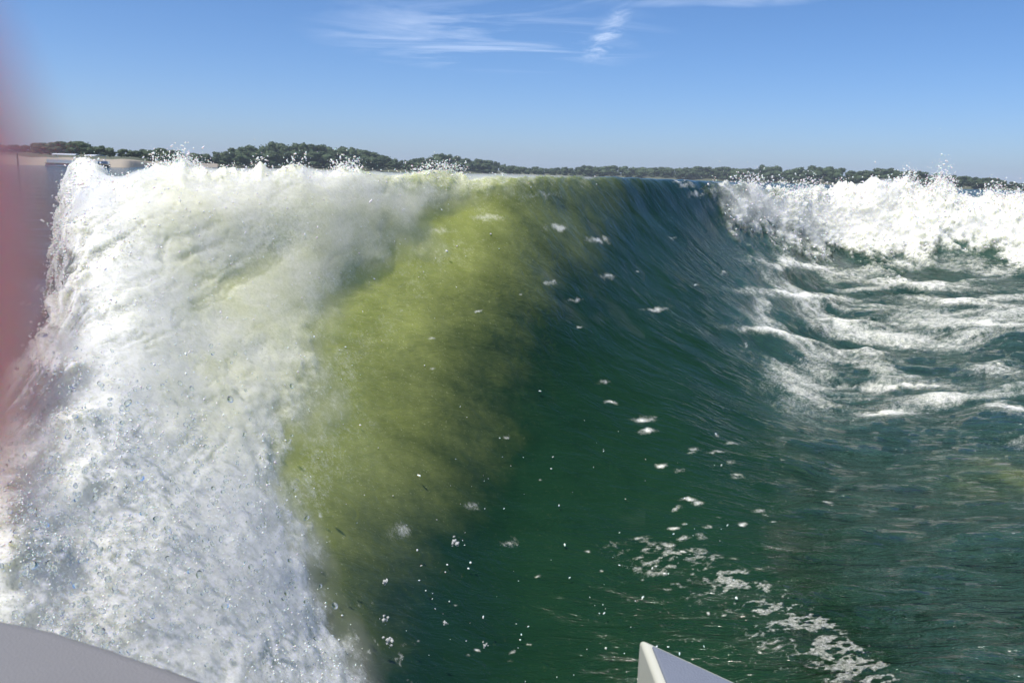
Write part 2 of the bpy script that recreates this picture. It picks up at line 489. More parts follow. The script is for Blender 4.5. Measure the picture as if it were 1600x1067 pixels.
# --- second breaker on the right
RB = [(1050, 300), (1110, 322), (1140, 362), (1210, 380), (1300, 397), (1390, 412), (1460, 400), (1540, 398), (1600, 408), (1700, 420), (2200, 430)]
yb = np.interp(PX, [p[0] for p in RB], [p[1] for p in RB])
sdR = yb + wob * 34 + wob2 * 20 - PY
foamR = sstep(-22, 30, sdR + 10 * fine) * sstep(1085, 1165, PX + wob * 50) * sstep(7.6, 6.8, VV) * sstep(2300, 1900, PX)
foamR *= 1 - 0.75 * sstep(1380, 1180, PX) * np.clip(0.5 + 0.9 * lump + .5 * fine, 0, 1)
foamR *= 1 - 0.25 * sstep(0.1, 0.6, fbm(X * 2.2, Y * 2.2, ZZ * 4 + 5, 3, .6))
# --- churned water between
warp = fbm(X * 1.1, Y * 1.1, ZZ, 2)
st = fbm(X * 1.3 + warp * 1.1, Y * 3.3 + X * .25 + warp * 1.6, ZZ * 4, 4, 0.62)
reg = sstep(1100, 1220, PX - 0.1 * (PY - 400) + wob * 60) * sstep(375, 410, PY) * sstep(720, 600, PY - (PX - 1350) * 0.10 + wob * 40)
ridge = 1 - np.abs(st) * 2.2
foamC = reg * np.clip(0.14 + 1.05 * st + 0.18 * ridge + 0.30 * fine, 0, 0.72)
bumpz = np.zeros_like(X)
CAPS = [(1330,518,80,13,0.02,.10),(1565,528,85,15,0.03,.11),(1215,538,80,9,0.22,.06),(1335,566,75,11,0.06,.09),(1385,655,60,9,0.05,.06),(1570,600,60,20,0.0,.09),(1575,655,70,12,0.05,.08),(1250,470,110,12,0.12,.08),(1430,450,120,14,0.05,.10),(1500,480,110,12,0.08,.09),(1420,620,90,9,0.05,.04),(1250,420,90,10,0.15,.08)]
for (cx, cy, ax, ay, sl, hh) in CAPS:
    dx = PX - cx
    dy = PY - cy - sl * dx + wob * 9
    g = np.exp(-(dx / ax) ** 2 - np.where(dy < 0, (dy / (ay * 1.0)) ** 2, (dy / (ay * 1.4)) ** 2))
    bumpz += g * hh * 0.5
    foamC = np.maximum(foamC, np.clip(np.exp(-(dx / ax) ** 2 - ((dy + ay * .35) / (ay * .8)) ** 2) * (0.72 + 0.6 * fine + 0.6 * st), 0, 0.85))
# --- lacy foam trailing at the foot of the face, near the boat
LP = np.array([(1080, 855), (1150, 895), (1230, 935), (1300, 975), (1350, 1030), (1420, 1090), (1520, 1200)], float)
lxp = np.interp(PY, LP[:, 1], LP[:, 0])
dl = PX - lxp
cell = fbm(X * 16, Y * 26, ZZ * 10, 3, 0.6)
band = np.where(dl > 0, sstep(45, 5, dl), sstep(-230, -50, dl)) * sstep(800, 900, PY)
edge = np.exp(-((dl + 18) / 30) ** 2) * sstep(880, 960, PY)
lace = 1 - np.abs(fbm(X * 26 + 2, Y * 42, ZZ * 16, 3, 0.55)) * 4.5
foamB = np.clip(band * (0.40 * lace + 1.0 * cell + 0.03) + edge * (0.14 + 0.35 * lace + 0.8 * cell), 0, 0.42) * sstep(1500, 1150, PY)
# flecks riding on the face
foamF = np.zeros_like(X)
fl = [(1005,655,22,5),(1012,675,16,4),(1025,487,26,4),(740,790,16,9),(797,848,16,9),(625,828,18,13),(940,600,12,4),(955,630,14,3),(870,355,26,6),(935,375,22,5),(840,310,40,4),(950,432,14,5),(900,470,12,4),(1060,735,10,4),(1085,700,10,3),(1045,850,16,4),(1120,705,16,3),(1150,690,20,3),(760,340,30,6),(690,360,30,7),(860,440,14,4),(1075,300,18,5),(1090,312,16,5),(1062,293,14,4)]
rr_ = random.Random(5)
for _ in range(40):
    fl.append((rr_.uniform(620, 1230), rr_.uniform(330, 1060), rr_.uniform(3, 8), rr_.uniform(1.5, 2.6)))
for _ in range(28):
    fl.append((rr_.gauss(1120, 70), rr_.gauss(810, 70), rr_.uniform(5, 14), rr_.uniform(2, 4)))
for (cx, cy, ax, ay) in fl:
    i0, i1 = np.searchsorted(us, [cx - 3 * ax, cx + 3 * ax])
    sl_ = slice(i0, i1 + 1)
    foamF[sl_] = np.maximum(foamF[sl_], np.exp(-((PX[sl_] - cx) / ax) ** 2 - ((PY[sl_] - cy + 6 * wob2[sl_]) / ay) ** 2) * (0.5 + 0.6 * cell[sl_]) * (VV[sl_] < 6.3))
# whitecaps on the flank at far left
foamX = np.clip(fbm(X * 2.2, Y * 6, 0 * X, 3) * 1.5 - 0.35, 0, 0.7) * sstep(130, 40, PX) * sstep(3.2, 4.2, VV) * sstep(9, 7.5, VV)
FOAM = np.maximum.reduce([foamL, foamR, foamC, foamB, foamF, foamX])
FOAM = np.clip(FOAM, 0, 1)
# --- backlit glow of the wave painted as colour, plus bubbles beside the white water
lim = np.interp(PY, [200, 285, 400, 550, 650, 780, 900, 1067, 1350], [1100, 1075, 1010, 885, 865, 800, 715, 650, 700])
GLOW_AER = sstep(0, 400, lim + wob * 34 + lump * 26 + fine * 26 + 45 * fbm(FU * 1.6, FV * 7, 0 * X + 7, 4, .65) - PX) ** 1.25
GLOW_AER = GLOW_AER * (0.75 + 0.25 * sstep(1050, 600, PY))
GLOW_AER = np.maximum(GLOW_AER, 0.12 * sstep(0.2, 0.8, foamC + 0.1) * reg)
GLOW_AER = np.maximum(GLOW_AER, 0.25 * foamR)
GLOW_AER = np.maximum(GLOW_AER, 0.3 * np.exp(-((PX - 1590) / 80) ** 2 - ((PY - 740) / 28) ** 2) * (0.6 + lump))
GLOW_AER *= sstep(8.5, 7.2, VV) * sstep(130, 260, PX)
CHN = sstep(-50, 90, PX - np.interp(PY, [200, 400, 520, 700, 850, 1067, 1350], [1130, 1110, 1130, 1225, 1275, 1390, 1520]) + wob * 30 + lump * 20) * (0.75 + 0.35 * st) * sstep(9, 7.5, VV) * (1 - 0.55 * sstep(620, 760, PY))
CHN = np.clip(np.maximum(CHN, 0.12 * np.exp(-((PX - 1020) / 60) ** 2 - ((PY - 420) / 70) ** 2)), 0, 1)
FOAM_GLOW = GLOW_AER * sstep(860, 560, PY + 60 * wob) * sstep(130, 330, PX + 50 * wob) * sstep(1000, 900, PX) * (0.65 + 0.5 * lump) * sstep(255, 330, PY)  # mask for the backlit yellow glow painted into the foam colour
FOAM_GLOW = np.clip(FOAM_GLOW, 0, 1)
# --- relief
pat = 0.5 + 0.5 * fbm(X * 0.9, Y * 0.9, ZZ, 2)
billow = np.abs(fbm(X * 14, Y * 14, ZZ * 14, 3, 0.55))
billow2 = np.abs(fbm(X * 45, Y * 45, ZZ * 45, 2, 0.6))
body = np.maximum(foamL * sstep(-50, 110, sdL), foamR)
scaleR = np.clip(RAD / 3.2, 0.7, 2.4)
disp = body * (0.03 + 0.010 * (billow - 0.2) * scaleR + 0.003 * billow2 + 0.016 * lump * scaleR)
disp += foamL * sstep(260, 90, PX) * (0.03 * lump + 0.03 * fbm(X * 7, Y * 7, ZZ * 22, 3, .6))
disp += foamR * (0.10 * fbm(X * 2.4, Y * 2.4, ZZ * 3.5, 3, .55) + 0.05 * billow)
disp += foamC * 0.006 * fine + foamB * 0.004
calm = (1 - body)
wav = fbm(X * 1.6, Y * 3.0, ZZ * 1.5, 3) * 0.022 + fbm(FU * 3.2, FV * 8, 0 * X, 3) * 0.012
disp += calm * wav * (0.5 - 0.4 * sstep(900, 700, PX) * sstep(500, 700, PY) + 1.3 * sstep(1150, 1300, PX)) * sstep(60, 20, RAD)
disp += bumpz
disp += reg * (0.03 * st + 0.035 * fbm(X * 3.4, Y * 5.5, ZZ * 3, 3, .55))
# ragged crest line: tongues and tufts thrown up where it breaks
crest = np.exp(-((VV - 6.0) / 0.55) ** 2)
tuft = np.clip(fbm(PX / 42.0, VV * 1.5, 0 * X + 3.1, 3, 0.6), -0.25, 1)
P = S + N0 * disp[..., None]
P[..., 2] += crest * foamL * (np.clip(tuft, -.3, .45) * 0.085 + 0.05 * fbm(PX / 15.0, VV * 3, 0 * X + 1.7, 3, .65) - 0.06) + crest * foamR * (np.clip(tuft, -0.15, .6) * 0.18 + 0.10 * fbm(PX / 14.0, VV * 3, 0 * X + 1.7, 3, .65) - .02)
RIP = (0.42 - 0.16 * sstep(460, 340, PY) + 0.9 * sstep(1180, 1300, PX) - 0.14 * sstep(900, 700, PX) - 0.09 * sstep(800, 600, PX) * sstep(550, 750, PY) + 0.75 * np.maximum(sstep(1130, 1300, PX), 0.5 * sstep(750, 950, PY) * sstep(700, 900, PX))) * (0.7 + 0.5 * pat)
RIP = np.where(RAD > 9, 0.8, RIP)

idx = np.arange(NU * NV, dtype=np.int32).reshape(NU, NV)
faces = np.stack([idx[:-1, :-1], idx[1:, :-1], idx[1:, 1:], idx[:-1, 1:]], -1).reshape(-1, 4)
lake = mesh_np('lake_water', P.reshape(-1, 3), faces, M['water'])
for nm, arr in (('foam', FOAM), ('glow_aeration', GLOW_AER), ('ripple', RIP), ('churn', CHN), ('foam_glow', FOAM_GLOW)):
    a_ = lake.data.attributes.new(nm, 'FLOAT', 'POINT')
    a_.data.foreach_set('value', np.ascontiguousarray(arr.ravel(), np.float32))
a_ = lake.data.attributes.new('flow', 'FLOAT_VECTOR', 'POINT')
a_.data.foreach_set('vector', np.ascontiguousarray(np.stack([FU, FV, 0 * FU], -1).reshape(-1), np.float32))
tag(lake, 'green lake water heaped into a breaking boat wake with white foam', kind='structure')

# ------------------------------------------------------------------ froth and spray thrown off the breakers
def ico(sub):
    bm = bmesh.new(); bmesh.ops.create_icosphere(bm, subdivisions=sub, radius=1.0)
    bm.verts.ensure_lookup_table()
    v = np.array([x.co[:] for x in bm.verts]); f = np.array([[q.index for q in x.verts] for x in bm.faces])
    bm.free(); return v, f
def scatter(name, pos, rad, mat, sub=1, stretch=0.5, jag=0.25):
    bv, bf_ = ico(sub)
    n = len(pos)
    ax = rng.normal(size=(n, 3)); ax /= np.linalg.norm(ax, axis=1, keepdims=True)
    k = 1 + stretch * rng.random(n)
    V = bv[None] * (1 + jag * (rng.random((n, len(bv), 1)) - 0.5))
    d = (V * ax[:, None]).sum(-1, keepdims=True)
    V = V + ax[:, None] * d * (k - 1)[:, None, None]
    V = V * rad[:, None, None] + pos[:, None]
    F = bf_[None] + (np.arange(n) * len(bv))[:, None, None]
    return mesh_np(name, V.reshape(-1, 3), F.reshape(-1, 3), mat)
N1 = normals(P)
if N1[NU // 2, 20, 2] < 0: N1 = -N1
cellA = np.linalg.norm(np.cross(np.gradient(P, axis=0), np.gradient(P, axis=1)), axis=-1)
inframe = (PX > -60) & (PX < 1680) & (VV < 7.3) & (VV > 0.6)
def pick(weight, n):
    wgt = (weight * inframe).ravel(); wgt = wgt / wgt.sum()
    i = rng.choice(len(wgt), n, p=wgt)
    return P.reshape(-1, 3)[i], N1.reshape(-1, 3)[i], RAD.ravel()[i], i
up = np.array([0, 0, 1.0])
# froth clots lying on and just off the white water
clump = np.clip(fbm(X * 12 + 4, Y * 12, ZZ * 12, 2) + 0.25, 0, 1)
p, n, r, i = pick(foamL ** 1.5 * cellA / RAD ** 2 * (0.3 + clump) * (1 + 2.0 * sstep(260, 80, PX)), 9000)
off = rng.exponential(0.0035, len(p)) * (1 + r * .3)
froth = scatter('wave_froth', p + n * off[:, None] + up * (off * .3)[:, None], np.clip(rng.lognormal(-6.7, 0.5, len(p)) * (0.55 + r * .3), .0007, r * .0013), M['froth'], 1, 0.9, .4)
tag(froth, 'white froth clots over the breaking wave at left', 'foam', kind='stuff')
# spray along the left crest
p, n, r, i = pick(foamL * np.exp(-((VV - 6.0) / 0.35) ** 2) * np.clip(tuft + .15, 0.02, 1) * (PX < 830), 5500)
off = rng.exponential(0.017, len(p)) * np.clip(tuft.ravel()[i] + .35, .15, .7)
drift = rng.normal(0, .02, (len(p), 3))
s2 = scatter('crest_spray', p + up * off[:, None] + drift, np.clip(rng.lognormal(-6.55, 0.6, len(p)), .0006, .0045), M['froth'], 1, 2.2, .5)
tag(s2, 'white spray flying off the crest of the left wave', 'spray', kind='stuff')
# right breaker
p, n, r, i = pick(foamR ** 1.5 * cellA * (0.3 + clump), 2500)
off = rng.exponential(0.025, len(p))
p2, n2, r2, i2 = pick(foamR * np.exp(-((VV - 6.0) / 0.3) ** 2) * np.clip(tuft + .2, .03, 1), 5000)
off2 = rng.exponential(0.05, len(p2)) * np.clip(tuft.ravel()[i2] + .4, .2, 1.2)
pp = np.concatenate([p + n * off[:, None], p2 + up * off2[:, None] + rng.normal(0, .04, (len(p2), 3))])
rad_ = np.clip(np.concatenate([rng.lognormal(-5.1, .45, len(p)), rng.lognormal(-5.7, .5, len(p2))]), .002, .009)
s3 = scatter('breaker_spray', pp, rad_, M['froth'], 1, 1.0, .5)
tag(s3, 'white spray over the farther foaming breaker at right', 'spray', kind='stuff')
# clear drops flying in front of the near white water
wgt = sstep(20, 90, sdL) * (0.25 + foamL) * cellA * sstep(500, 900, PY) * sstep(1090, 1010, PY) * sstep(640, 380, PX) * (0.2 + sstep(520, 0, PX))
p, n, r, i = pick(wgt / RAD, 1900)
off = rng.gamma(1.6, 0.05, len(p))
toward = np.array([0, 0, EYE]) - p; toward /= np.linalg.norm(toward, axis=1, keepdims=True)
s4 = scatter('flying_drops', p + n * off[:, None] * .6 + toward * off[:, None], np.clip(rng.lognormal(-6.1, .6, len(p)), .0008, .0055), M['drop'], 2, .8, .12)
tag(s4, 'clear water drops flying before the near white water', 'spray', kind='stuff')
# a few white drops over the dark face
p, n, r, i = pick(cellA * sstep(560, 720, PX) * sstep(1250, 950, PX) * sstep(500, 900, PY) / RAD, 130)
off = rng.gamma(2, .015, len(p))
s5 = scatter('stray_drops', p + n * off[:, None], np.clip(rng.lognormal(-6.4, .5, len(p)), .0008, .004), M['froth'], 2, 1.6, .5)
tag(s5, 'stray white drops flying before the dark wave face', 'spray', kind='stuff')
# fine mist hanging over the white water: closed shells hugging the wave, torn along their outer side
def mist(name, mask, thick, u0, u1, v0, v1, dens, label):
    iu = np.where((us >= u0) & (us <= u1))[0][::3]; iv = np.where((VV[0] >= v0) & (VV[0] <= v1))[0][::3]
    g = np.ix_(iu, iv)
    base = S[g] + N0[g] * 0.03; T = thick[g] * mask[g] - 0.035 * (1 - mask[g])
    T[0] = T[-1] = -0.035; T[:, 0] = T[:, -1] = -0.035
    top = base + N0[g] * T[..., None]; top[..., 2] += 0.5 * np.maximum(T, 0) * crest[g]
    bot = base - N0[g] * 0.10
    a, b = len(iu), len(iv)
    V = np.concatenate([top.reshape(-1, 3), bot.reshape(-1, 3)])
    it = np.arange(a * b).reshape(a, b); ib = it + a * b
    q = lambda m: np.stack([m[:-1, :-1], m[1:, :-1], m[1:, 1:], m[:-1, 1:]], -1).reshape(-1, 4)
    ring_t = np.concatenate([it[:, 0], it[-1, 1:], it[-2::-1, -1], it[0, -2:0:-1]]); ring_b = ring_t + a * b
    side = np.stack([ring_t, ring_b, np.roll(ring_b, -1), np.roll(ring_t, -1)], -1)
    o = mesh_np(name, V, np.concatenate([q(it), q(ib)[:, ::-1], side[:, ::-1]]), None)
    t = NT(name)
    t.l.new(t.node('ShaderNodeVolumeScatter', {'Color': (0.98, 0.97, 0.91, 1), 'Density': dens, 'Anisotropy': 0.2}).outputs[0], t.out.inputs['Volume'])
    o.data.materials.append(t.m)
    return tag(o, label, 'mist', kind='stuff')
tear = np.clip(0.5 + 1.1 * fbm(FU * 4, FV * 4, 0 * X + 2, 4, .6), 0, 1.4)
tear2 = np.clip(0.5 + 1.1 * fbm(FU * 1.5, FV * 3, 0 * X + 9, 4, .6), 0, 1.4)
mL = sstep(-80, 120, poly_x(PY, FB) + wob * 60 - PX) * sstep(-10, 90, sdLL) * sstep(5.5, 4.9, VV - .35 * tear)
mist('spray_mist', mL, (0.004 + 0.045 * tear) * np.clip(RAD / 3, .6, 1.2), -110, 1010, 0.3, 7.4, 8.0, 'fine white mist hanging over the left breaking wave')
mR = foamR ** .5 * sstep(-4, 30, sdR) * sstep(5.95, 5.4, VV - .2 * tear2)
mist('spray_mist', mR, 0.01 + 0.10 * tear2, 1060, 2100, 4.5, 7.8, 4.0, 'fine white mist hanging over the right breaker')
BIG = [(710,846,.010),(602,908,.008),(600,968,.010),(607,1000,.013),(697,973,.006),(758,1008,.006)]
for (bx, by, br) in BIG:
    q = at_r(bx, by, 1.9)
    pos = q[None] + np.concatenate([[[0, 0, 0]], rng.normal(0, br * .6, (8, 3))])
    o = scatter('water_blob', pos - q[None], np.array([br * .5] + list(br * rng.uniform(.10, .40, 8))), M['blob'], 2, .9, .25)
    o.location = q
    where = {710: 'right of the others before the olive water', 602: 'topmost of the column beside the near white water', 600: 'just above the largest blob',
             607: 'largest, lowest in the column beside the white water', 697: 'small, between the column and the dark face', 758: 'rightmost small one low before the dark face'}[bx]
    tag(o, 'white blob of water in the air, ' + where, 'water blob', 'blobs of water in the air')

# ------------------------------------------------------------------ far shore
SHORE = [(-900, 200), (0, 165), (200, 170), (235, 250), (340, 330), (420, 390), (640, 420), (760, 560), (1000, 640), (1180, 620), (1300, 520), (1600, 480), (2500, 430)]
def shore_r(px): return np.interp(px, [s[0] for s in SHORE], [s[1] for s in SHORE])
def strip(name, pxs, prof, mat, label):
    V = []; nz = np.random.default_rng(3)
    for px in pxs:
        d = ray(px, hor_row(px)); u = d[:2] / np.hypot(d[0], d[1]); r0 = shore_r(px)
        for (dr, z) in prof:
            q = r0 + dr + 1.5 * math.sin(px * .11 + dr) ; V.append((u[0] * q, u[1] * q, z + (0.12 * z * math.sin(px * .07 + dr * .3) if z > .3 else 0)))
    n = len(prof)
    idx = np.arange(len(V)).reshape(len(pxs), n)
    F = np.stack([idx[:-1, :-1], idx[1:, :-1], idx[1:, 1:], idx[:-1, 1:]], -1).reshape(-1, 4)
    o = mesh_np(name, np.array(V), F, mat)
    return tag(o, label, kind='structure')
strip('far_shore', np.arange(-900, 2500, 12), [(12, -.5), (16, .5), (24, 1.2), (60, 2.2), (140, 3.0), (400, 4.0), (1500, 6.0)], M['land'], 'grassy far shore of the lake below the trees')
strip('beach', np.arange(-900, 346, 8), [(0, -.4), (3, .1), (9, .7), (15, 1.25), (22, 1.5), (30, 1.4), (34, .6)], M['sand'], 'pale sandy beach across the lake at left')

def crown_mesh(name, seed, slim=1.0):
    g = np.random.default_rng(seed)
    lobes = [(0, 0, .62, .30, .30)]
    for k in range(13):
        a = g.uniform(0, 2 * math.pi); d = g.uniform(.10, .27)
        lobes.append((math.cos(a) * d, math.sin(a) * d, g.uniform(.16, .84), g.uniform(.13, .2), g.uniform(.11, .17)))
    V, F = [], []
    for (cx, cy, cz, rx, rz) in lobes:
        for _ in range(75):
            d = g.normal(size=3); d /= np.linalg.norm(d); rr2 = g.uniform(.72, 1.08)
            c = np.array((cx + d[0] * rx * rr2, cy + d[1] * rx * rr2, cz + d[2] * rz * rr2))
            if c[2] > 1.0: c[2] = 1.0 - g.uniform(0, .06)
            a1 = g.normal(size=3); a1 /= np.linalg.norm(a1); a2 = np.cross(a1, d + .4 * g.normal(size=3)); a2 /= np.linalg.norm(a2) + 1e-9
            s = g.uniform(.025, .055)
            b = len(V)
            V += [c - a1 * s, c - a2 * s * .8, c + a1 * s, c + a2 * s * .8]; F.append((b, b + 1, b + 2, b + 3))
        bv, bf_ = ico(2)
        core = bv * np.array((rx * .85, rx * .85, rz * .85)) * (1 + .25 * (g.random((len(bv), 1)) - .5)) + (cx, cy, cz)
        b = len(V); V += list(core); F += [(a + b, c_ + b, d_ + b, d_ + b) for a, c_, d_ in bf_]
    V = np.array(V); V[:, :2] *= slim
    me = bpy.data.meshes.new(name)
    me.from_pydata([tuple(v) for v in V], [], [tuple(dict.fromkeys(f)) for f in F])
    me.materials.append(M['leaf'])
    return me
def trunk_mesh():
    bm = bmesh.new()
    def limb(a, b, r0, r1):
        a, b = Vector(a), Vector(b); q = (b - a).to_track_quat('Z', 'Y')
        ra, rb = [], []
        for k in range(6):
            t_ = k * math.pi / 3; o_ = Vector((math.cos(t_), math.sin(t_), 0))
            ra.append(bm.verts.new(a + q @ (o_ * r0))); rb.append(bm.verts.new(b + q @ (o_ * r1)))
        for k in range(6): bm.faces.new((ra[k], ra[(k + 1) % 6], rb[(k + 1) % 6], rb[k]))
    limb((0, 0, -.05), (0.01, 0, .38), .03, .02); limb((.01, 0, .36), (0, 0, .8), .02, .008)
    for k in range(4):
        t_ = k * 1.7; limb((0, 0, .34 + .06 * k), (math.cos(t_) * .2, math.sin(t_) * .2, .55 + .06 * k), .012, .005)
    me = bpy.data.meshes.new('trunk'); bm.to_mesh(me); bm.free(); me.materials.append(M['bark']); return me
crowns = [crown_mesh('crown', 20 + k, (1.0, 1.15, .9, 1.25, 1.05, .8)[k]) for k in range(6)]
trunk_me = trunk_mesh()
SKYL = [(-60,226),(0,226),(40,224),(90,222),(120,219),(165,227),(195,234),(215,236),(240,228),(262,231),(275,236),(300,237),(330,237),(345,236),(365,232),(390,227),(430,220),(470,223),(520,226),(560,231),(600,241),(632,251),(650,246),(690,240),(730,247),(765,250),(800,259),(860,262),(920,258),(1000,260),(1100,260),(1180,262),(1210,255),(1240,262),(1272,256),(1310,262),(1345,266),(1390,262),(1450,269),(1500,274),(1560,279),(1600,285),(1680,290)]
def ground_z(px, r):
    d = r - shore_r(px)
    return float(np.interp(d, [12, 16, 24, 60, 140, 400], [-.5, .5, 1.2, 2.2, 3.0, 4.0]))
tr = random.Random(3)
SPAN = {'low trees behind the beach': (-60, 335), 'trees on the wooded rise': (335, 790), 'trees along the middle far shore': (790, 1185), 'trees along the right far shore': (1185, 1690)}
def tree(px, row, r, group, label, wide=1.0):
    a0, a1 = SPAN[group]; q_ = (px - a0) / (a1 - a0)
    label += ', ' + ('at the left end' if q_ < .25 else 'left of its middle' if q_ < .5 else 'right of its middle' if q_ < .75 else 'at the right end')
    z0 = ground_z(px, r) - .2
    top = at_r(px, row, r)
    h = max(2.5, float(top[2]) - z0)
    o = empty('tree', (float(top[0]), float(top[1]), z0))
    sx = min(h * wide, 17.0)
    o.scale = (sx, sx, h)
    o.rotation_euler = (0, 0, tr.uniform(0, 6.28))
    tag(o, label, 'tree', group)
    for nm, me in (('crown', tr.choice(crowns)), ('trunk', trunk_me)):
        c_ = bpy.data.objects.new(nm, me); C.objects.link(c_); c_.parent = o
GL = {
 'left': ('low trees behind the beach', 'low hazy tree in the row behind the sandy beach at left', 'low bushy tree in front of the row behind the sandy beach'),
 'hill': ('trees on the wooded rise', 'dark round-crowned skyline tree on the wooded rise', 'lower tree along the foot of the wooded rise'),
 'mid': ('trees along the middle far shore', 'small distant tree in the low line mid shore', 'low waterside tree beyond the wave middle'),
 'right': ('trees along the right far shore', 'dark tree in the far line behind the right breaker', 'lower front tree of the far line behind the right breaker')}
px = -60.0
while px < 1690:
    g = 'left' if px < 335 else 'hill' if px < 790 else 'mid' if px < 1185 else 'right'
    base = {'left': 60, 'hill': 45, 'mid': 40, 'right': 40}[g]
    r = float(shore_r(px)) + base + tr.uniform(-8, 8)
    if g == 'left': r = max(r, 270.0)
    row = float(np.interp(px, [s[0] for s in SKYL], [s[1] for s in SKYL]))
    hpx = hor_row(px) - row
    tree(px, row + tr.uniform(-1.0, 2.0), r, GL[g][0], GL[g][1], {'left': 2.0, 'hill': 1.15, 'mid': 1.9, 'right': 1.6}[g] * tr.uniform(.85, 1.15))
    if g != 'left' or tr.random() < .6:
        tree(px + tr.uniform(-4, 10), row + hpx * tr.uniform(.22, .45), r - tr.uniform(14, 24), GL[g][0], GL[g][2], 1.7 * tr.uniform(.85, 1.15))
    px += max(10.0, hpx * {'left': .8, 'hill': .45, 'mid': .8, 'right': .7}[g]) * tr.uniform(.8, 1.2)

# ------------------------------------------------------------------ boats drawn up at the beach, a post in the shallows
def box(bm, x0, x1, y0, y1, z0, z1):
    vs_ = [bm.verts.new(p_) for p_ in ((x0,y0,z0),(x1,y0,z0),(x1,y1,z0),(x0,y1,z0),(x0,y0,z1),(x1,y0,z1),(x1,y1,z1),(x0,y1,z1))]
    for f in ((0,3,2,1),(4,5,6,7),(0,1,5,4),(1,2,6,5),(2,3,7,6),(3,0,4,7)): bm.faces.new([vs_[i] for i in f])
def cyl(bm, a, b, r0, r1=None, n=10):
    a, b = Vector(a), Vector(b); q = (b - a).to_track_quat('Z', 'Y'); r1 = r0 if r1 is None else r1
    A_, B_ = [], []
    for k in range(n):
        o_ = Vector((math.cos(k * 2 * math.pi / n), math.sin(k * 2 * math.pi / n), 0))
        A_.append(bm.verts.new(a + q @ (o_ * r0))); B_.append(bm.verts.new(b + q @ (o_ * r1)))
    for k in range(n): bm.faces.new((A_[k], A_[(k + 1) % n], B_[(k + 1) % n], B_[k]))
    bm.faces.new(A_[::-1]); bm.faces.new(B_)
def pontoon(px, r, L, rz, label):
    q = at_r(px, hor_row(px), r)
    o = empty('pontoon_boat', (float(q[0]), float(q[1]), 0.0)); o.rotation_euler = (0, 0, rz)
    tag(o, label, 'boat', 'boats moored at the beach')
    for s in (-1, 1):
        bm = bmesh.new(); cyl(bm, (-L/2, s * .9, .12), (L/2 - .7, s * .9, .12), .32); cyl(bm, (L/2 - .7, s * .9, .12), (L/2, s * .9, .30), .32, .06)
        bm_obj('pontoon', bm, M['metal'], o, True)
    bm = bmesh.new(); box(bm, -L/2, L/2 - .3, -1.25, 1.25, .46, .56); bm_obj('deck', bm, M['dark'], o)
    for s in (-1, 1):
        bm = bmesh.new(); box(bm, -L/2 + .3, L/2 - .5, s * 1.22 - .03, s * 1.22 + .03, .60, 1.12); bm_obj('side_fence', bm, M['gel'], o)
    bm = bmesh.new(); box(bm, -L/2 + .4, -L/2 + 1.6, -1.0, 1.0, .58, 1.0); bm_obj('bench', bm, M['gel'], o)
    bm = bmesh.new()
    n = 8
    for k in range(n):
        t0, t1 = -1 + 2 * k / n, -1 + 2 * (k + 1) / n
        for (ta, tb) in ((t0, t1),):
            za, zb = 2.1 - .18 * ta * ta, 2.1 - .18 * tb * tb
            a_ = [bm.verts.new(v_) for v_ in ((-L * .32, ta * 1.25, za), (L * .22, ta * 1.25, za), (L * .22, tb * 1.25, zb), (-L * .32, tb * 1.25, zb), (-L * .32, ta * 1.25, za + .06), (L * .22, ta * 1.25, za + .06), (L * .22, tb * 1.25, zb + .06), (-L * .32, tb * 1.25, zb + .06))]
            for f in ((0,3,2,1),(4,5,6,7),(0,1,5,4),(1,2,6,5),(2,3,7,6),(3,0,4,7)): bm.faces.new([a_[i] for i in f])
    bm_obj('canopy', bm, M['gel'], o)
    for sx in (-L * .3, L * .2):
        for s in (-1, 1):
            bm = bmesh.new(); cyl(bm, (sx, s * 1.18, .56), (sx, s * 1.18, 1.96), .03, n=6); bm_obj('canopy_pole', bm, M['metal'], o)
pontoon(107, 158, 6.6, R(12), 'longer white-canopied pontoon boat moored off the beach')
pontoon(151, 160, 4.2, R(-20), 'shorter pontoon boat nearest the foam at the beach end')
q = at_r(27, hor_row(27), 156)
bm = bmesh.new(); cyl(bm, (0, 0, -.8), (0, 0, 1.9), .14, .12, 9); cyl(bm, (0, 0, 1.9), (0, 0, 1.98), .16, .05, 9)
o = bm_obj('mooring_post', bm, M['wood']); o.location = q * np.array((1, 1, 0))
tag(o, 'thin weathered post standing in the shallows before the beach', 'post')

# ------------------------------------------------------------------ the boat the picture is taken from
boat = empty('wake_boat', (0, -0.4, 0))
tag(boat, 'stern of the near boat with grey pad and white corner', 'boat')
BM_I = Matrix.Translation((0, 0.4, 0))
def prism(name, pts, z0, mat, bev, seg=4, crown=0.0):
    bm = bmesh.new()
    top = [bm.verts.new((p_[0], p_[1] + .4, p_[2])) for p_ in pts]
    bot = [bm.verts.new((p_[0], p_[1] + .4, z0)) for p_ in pts]
    bm.faces.new(top); bm.faces.new(bot[::-1])
    n = len(pts)
    for k in range(n): bm.faces.new((top[k], bot[k], bot[(k + 1) % n], top[(k + 1) % n]))
    bmesh.ops.recalc_face_normals(bm, faces=bm.faces)
    bmesh.ops.bevel(bm, geom=list(bm.edges), offset=bev, segments=seg, profile=.5, affect='EDGES', clamp_overlap=True)
    o = bm_obj(name, bm, mat, boat, True)
    md = o.modifiers.new('wn', 'WEIGHTED_NORMAL'); md.keep_sharp = True
    return o
zp = .56
front = [at_z(a, b, zp) for a, b in ((-260, 945), (-120, 947), (0, 958), (90, 976), (180, 1004), (270, 1034), (350, 1064), (470, 1108))]
prism('sun_pad', [tuple(p_) for p_ in front] + [(.05, .15, zp), (-.9, .15, zp)], zp - .16, M['vinyl'], .022, 5)
bm = bmesh.new()
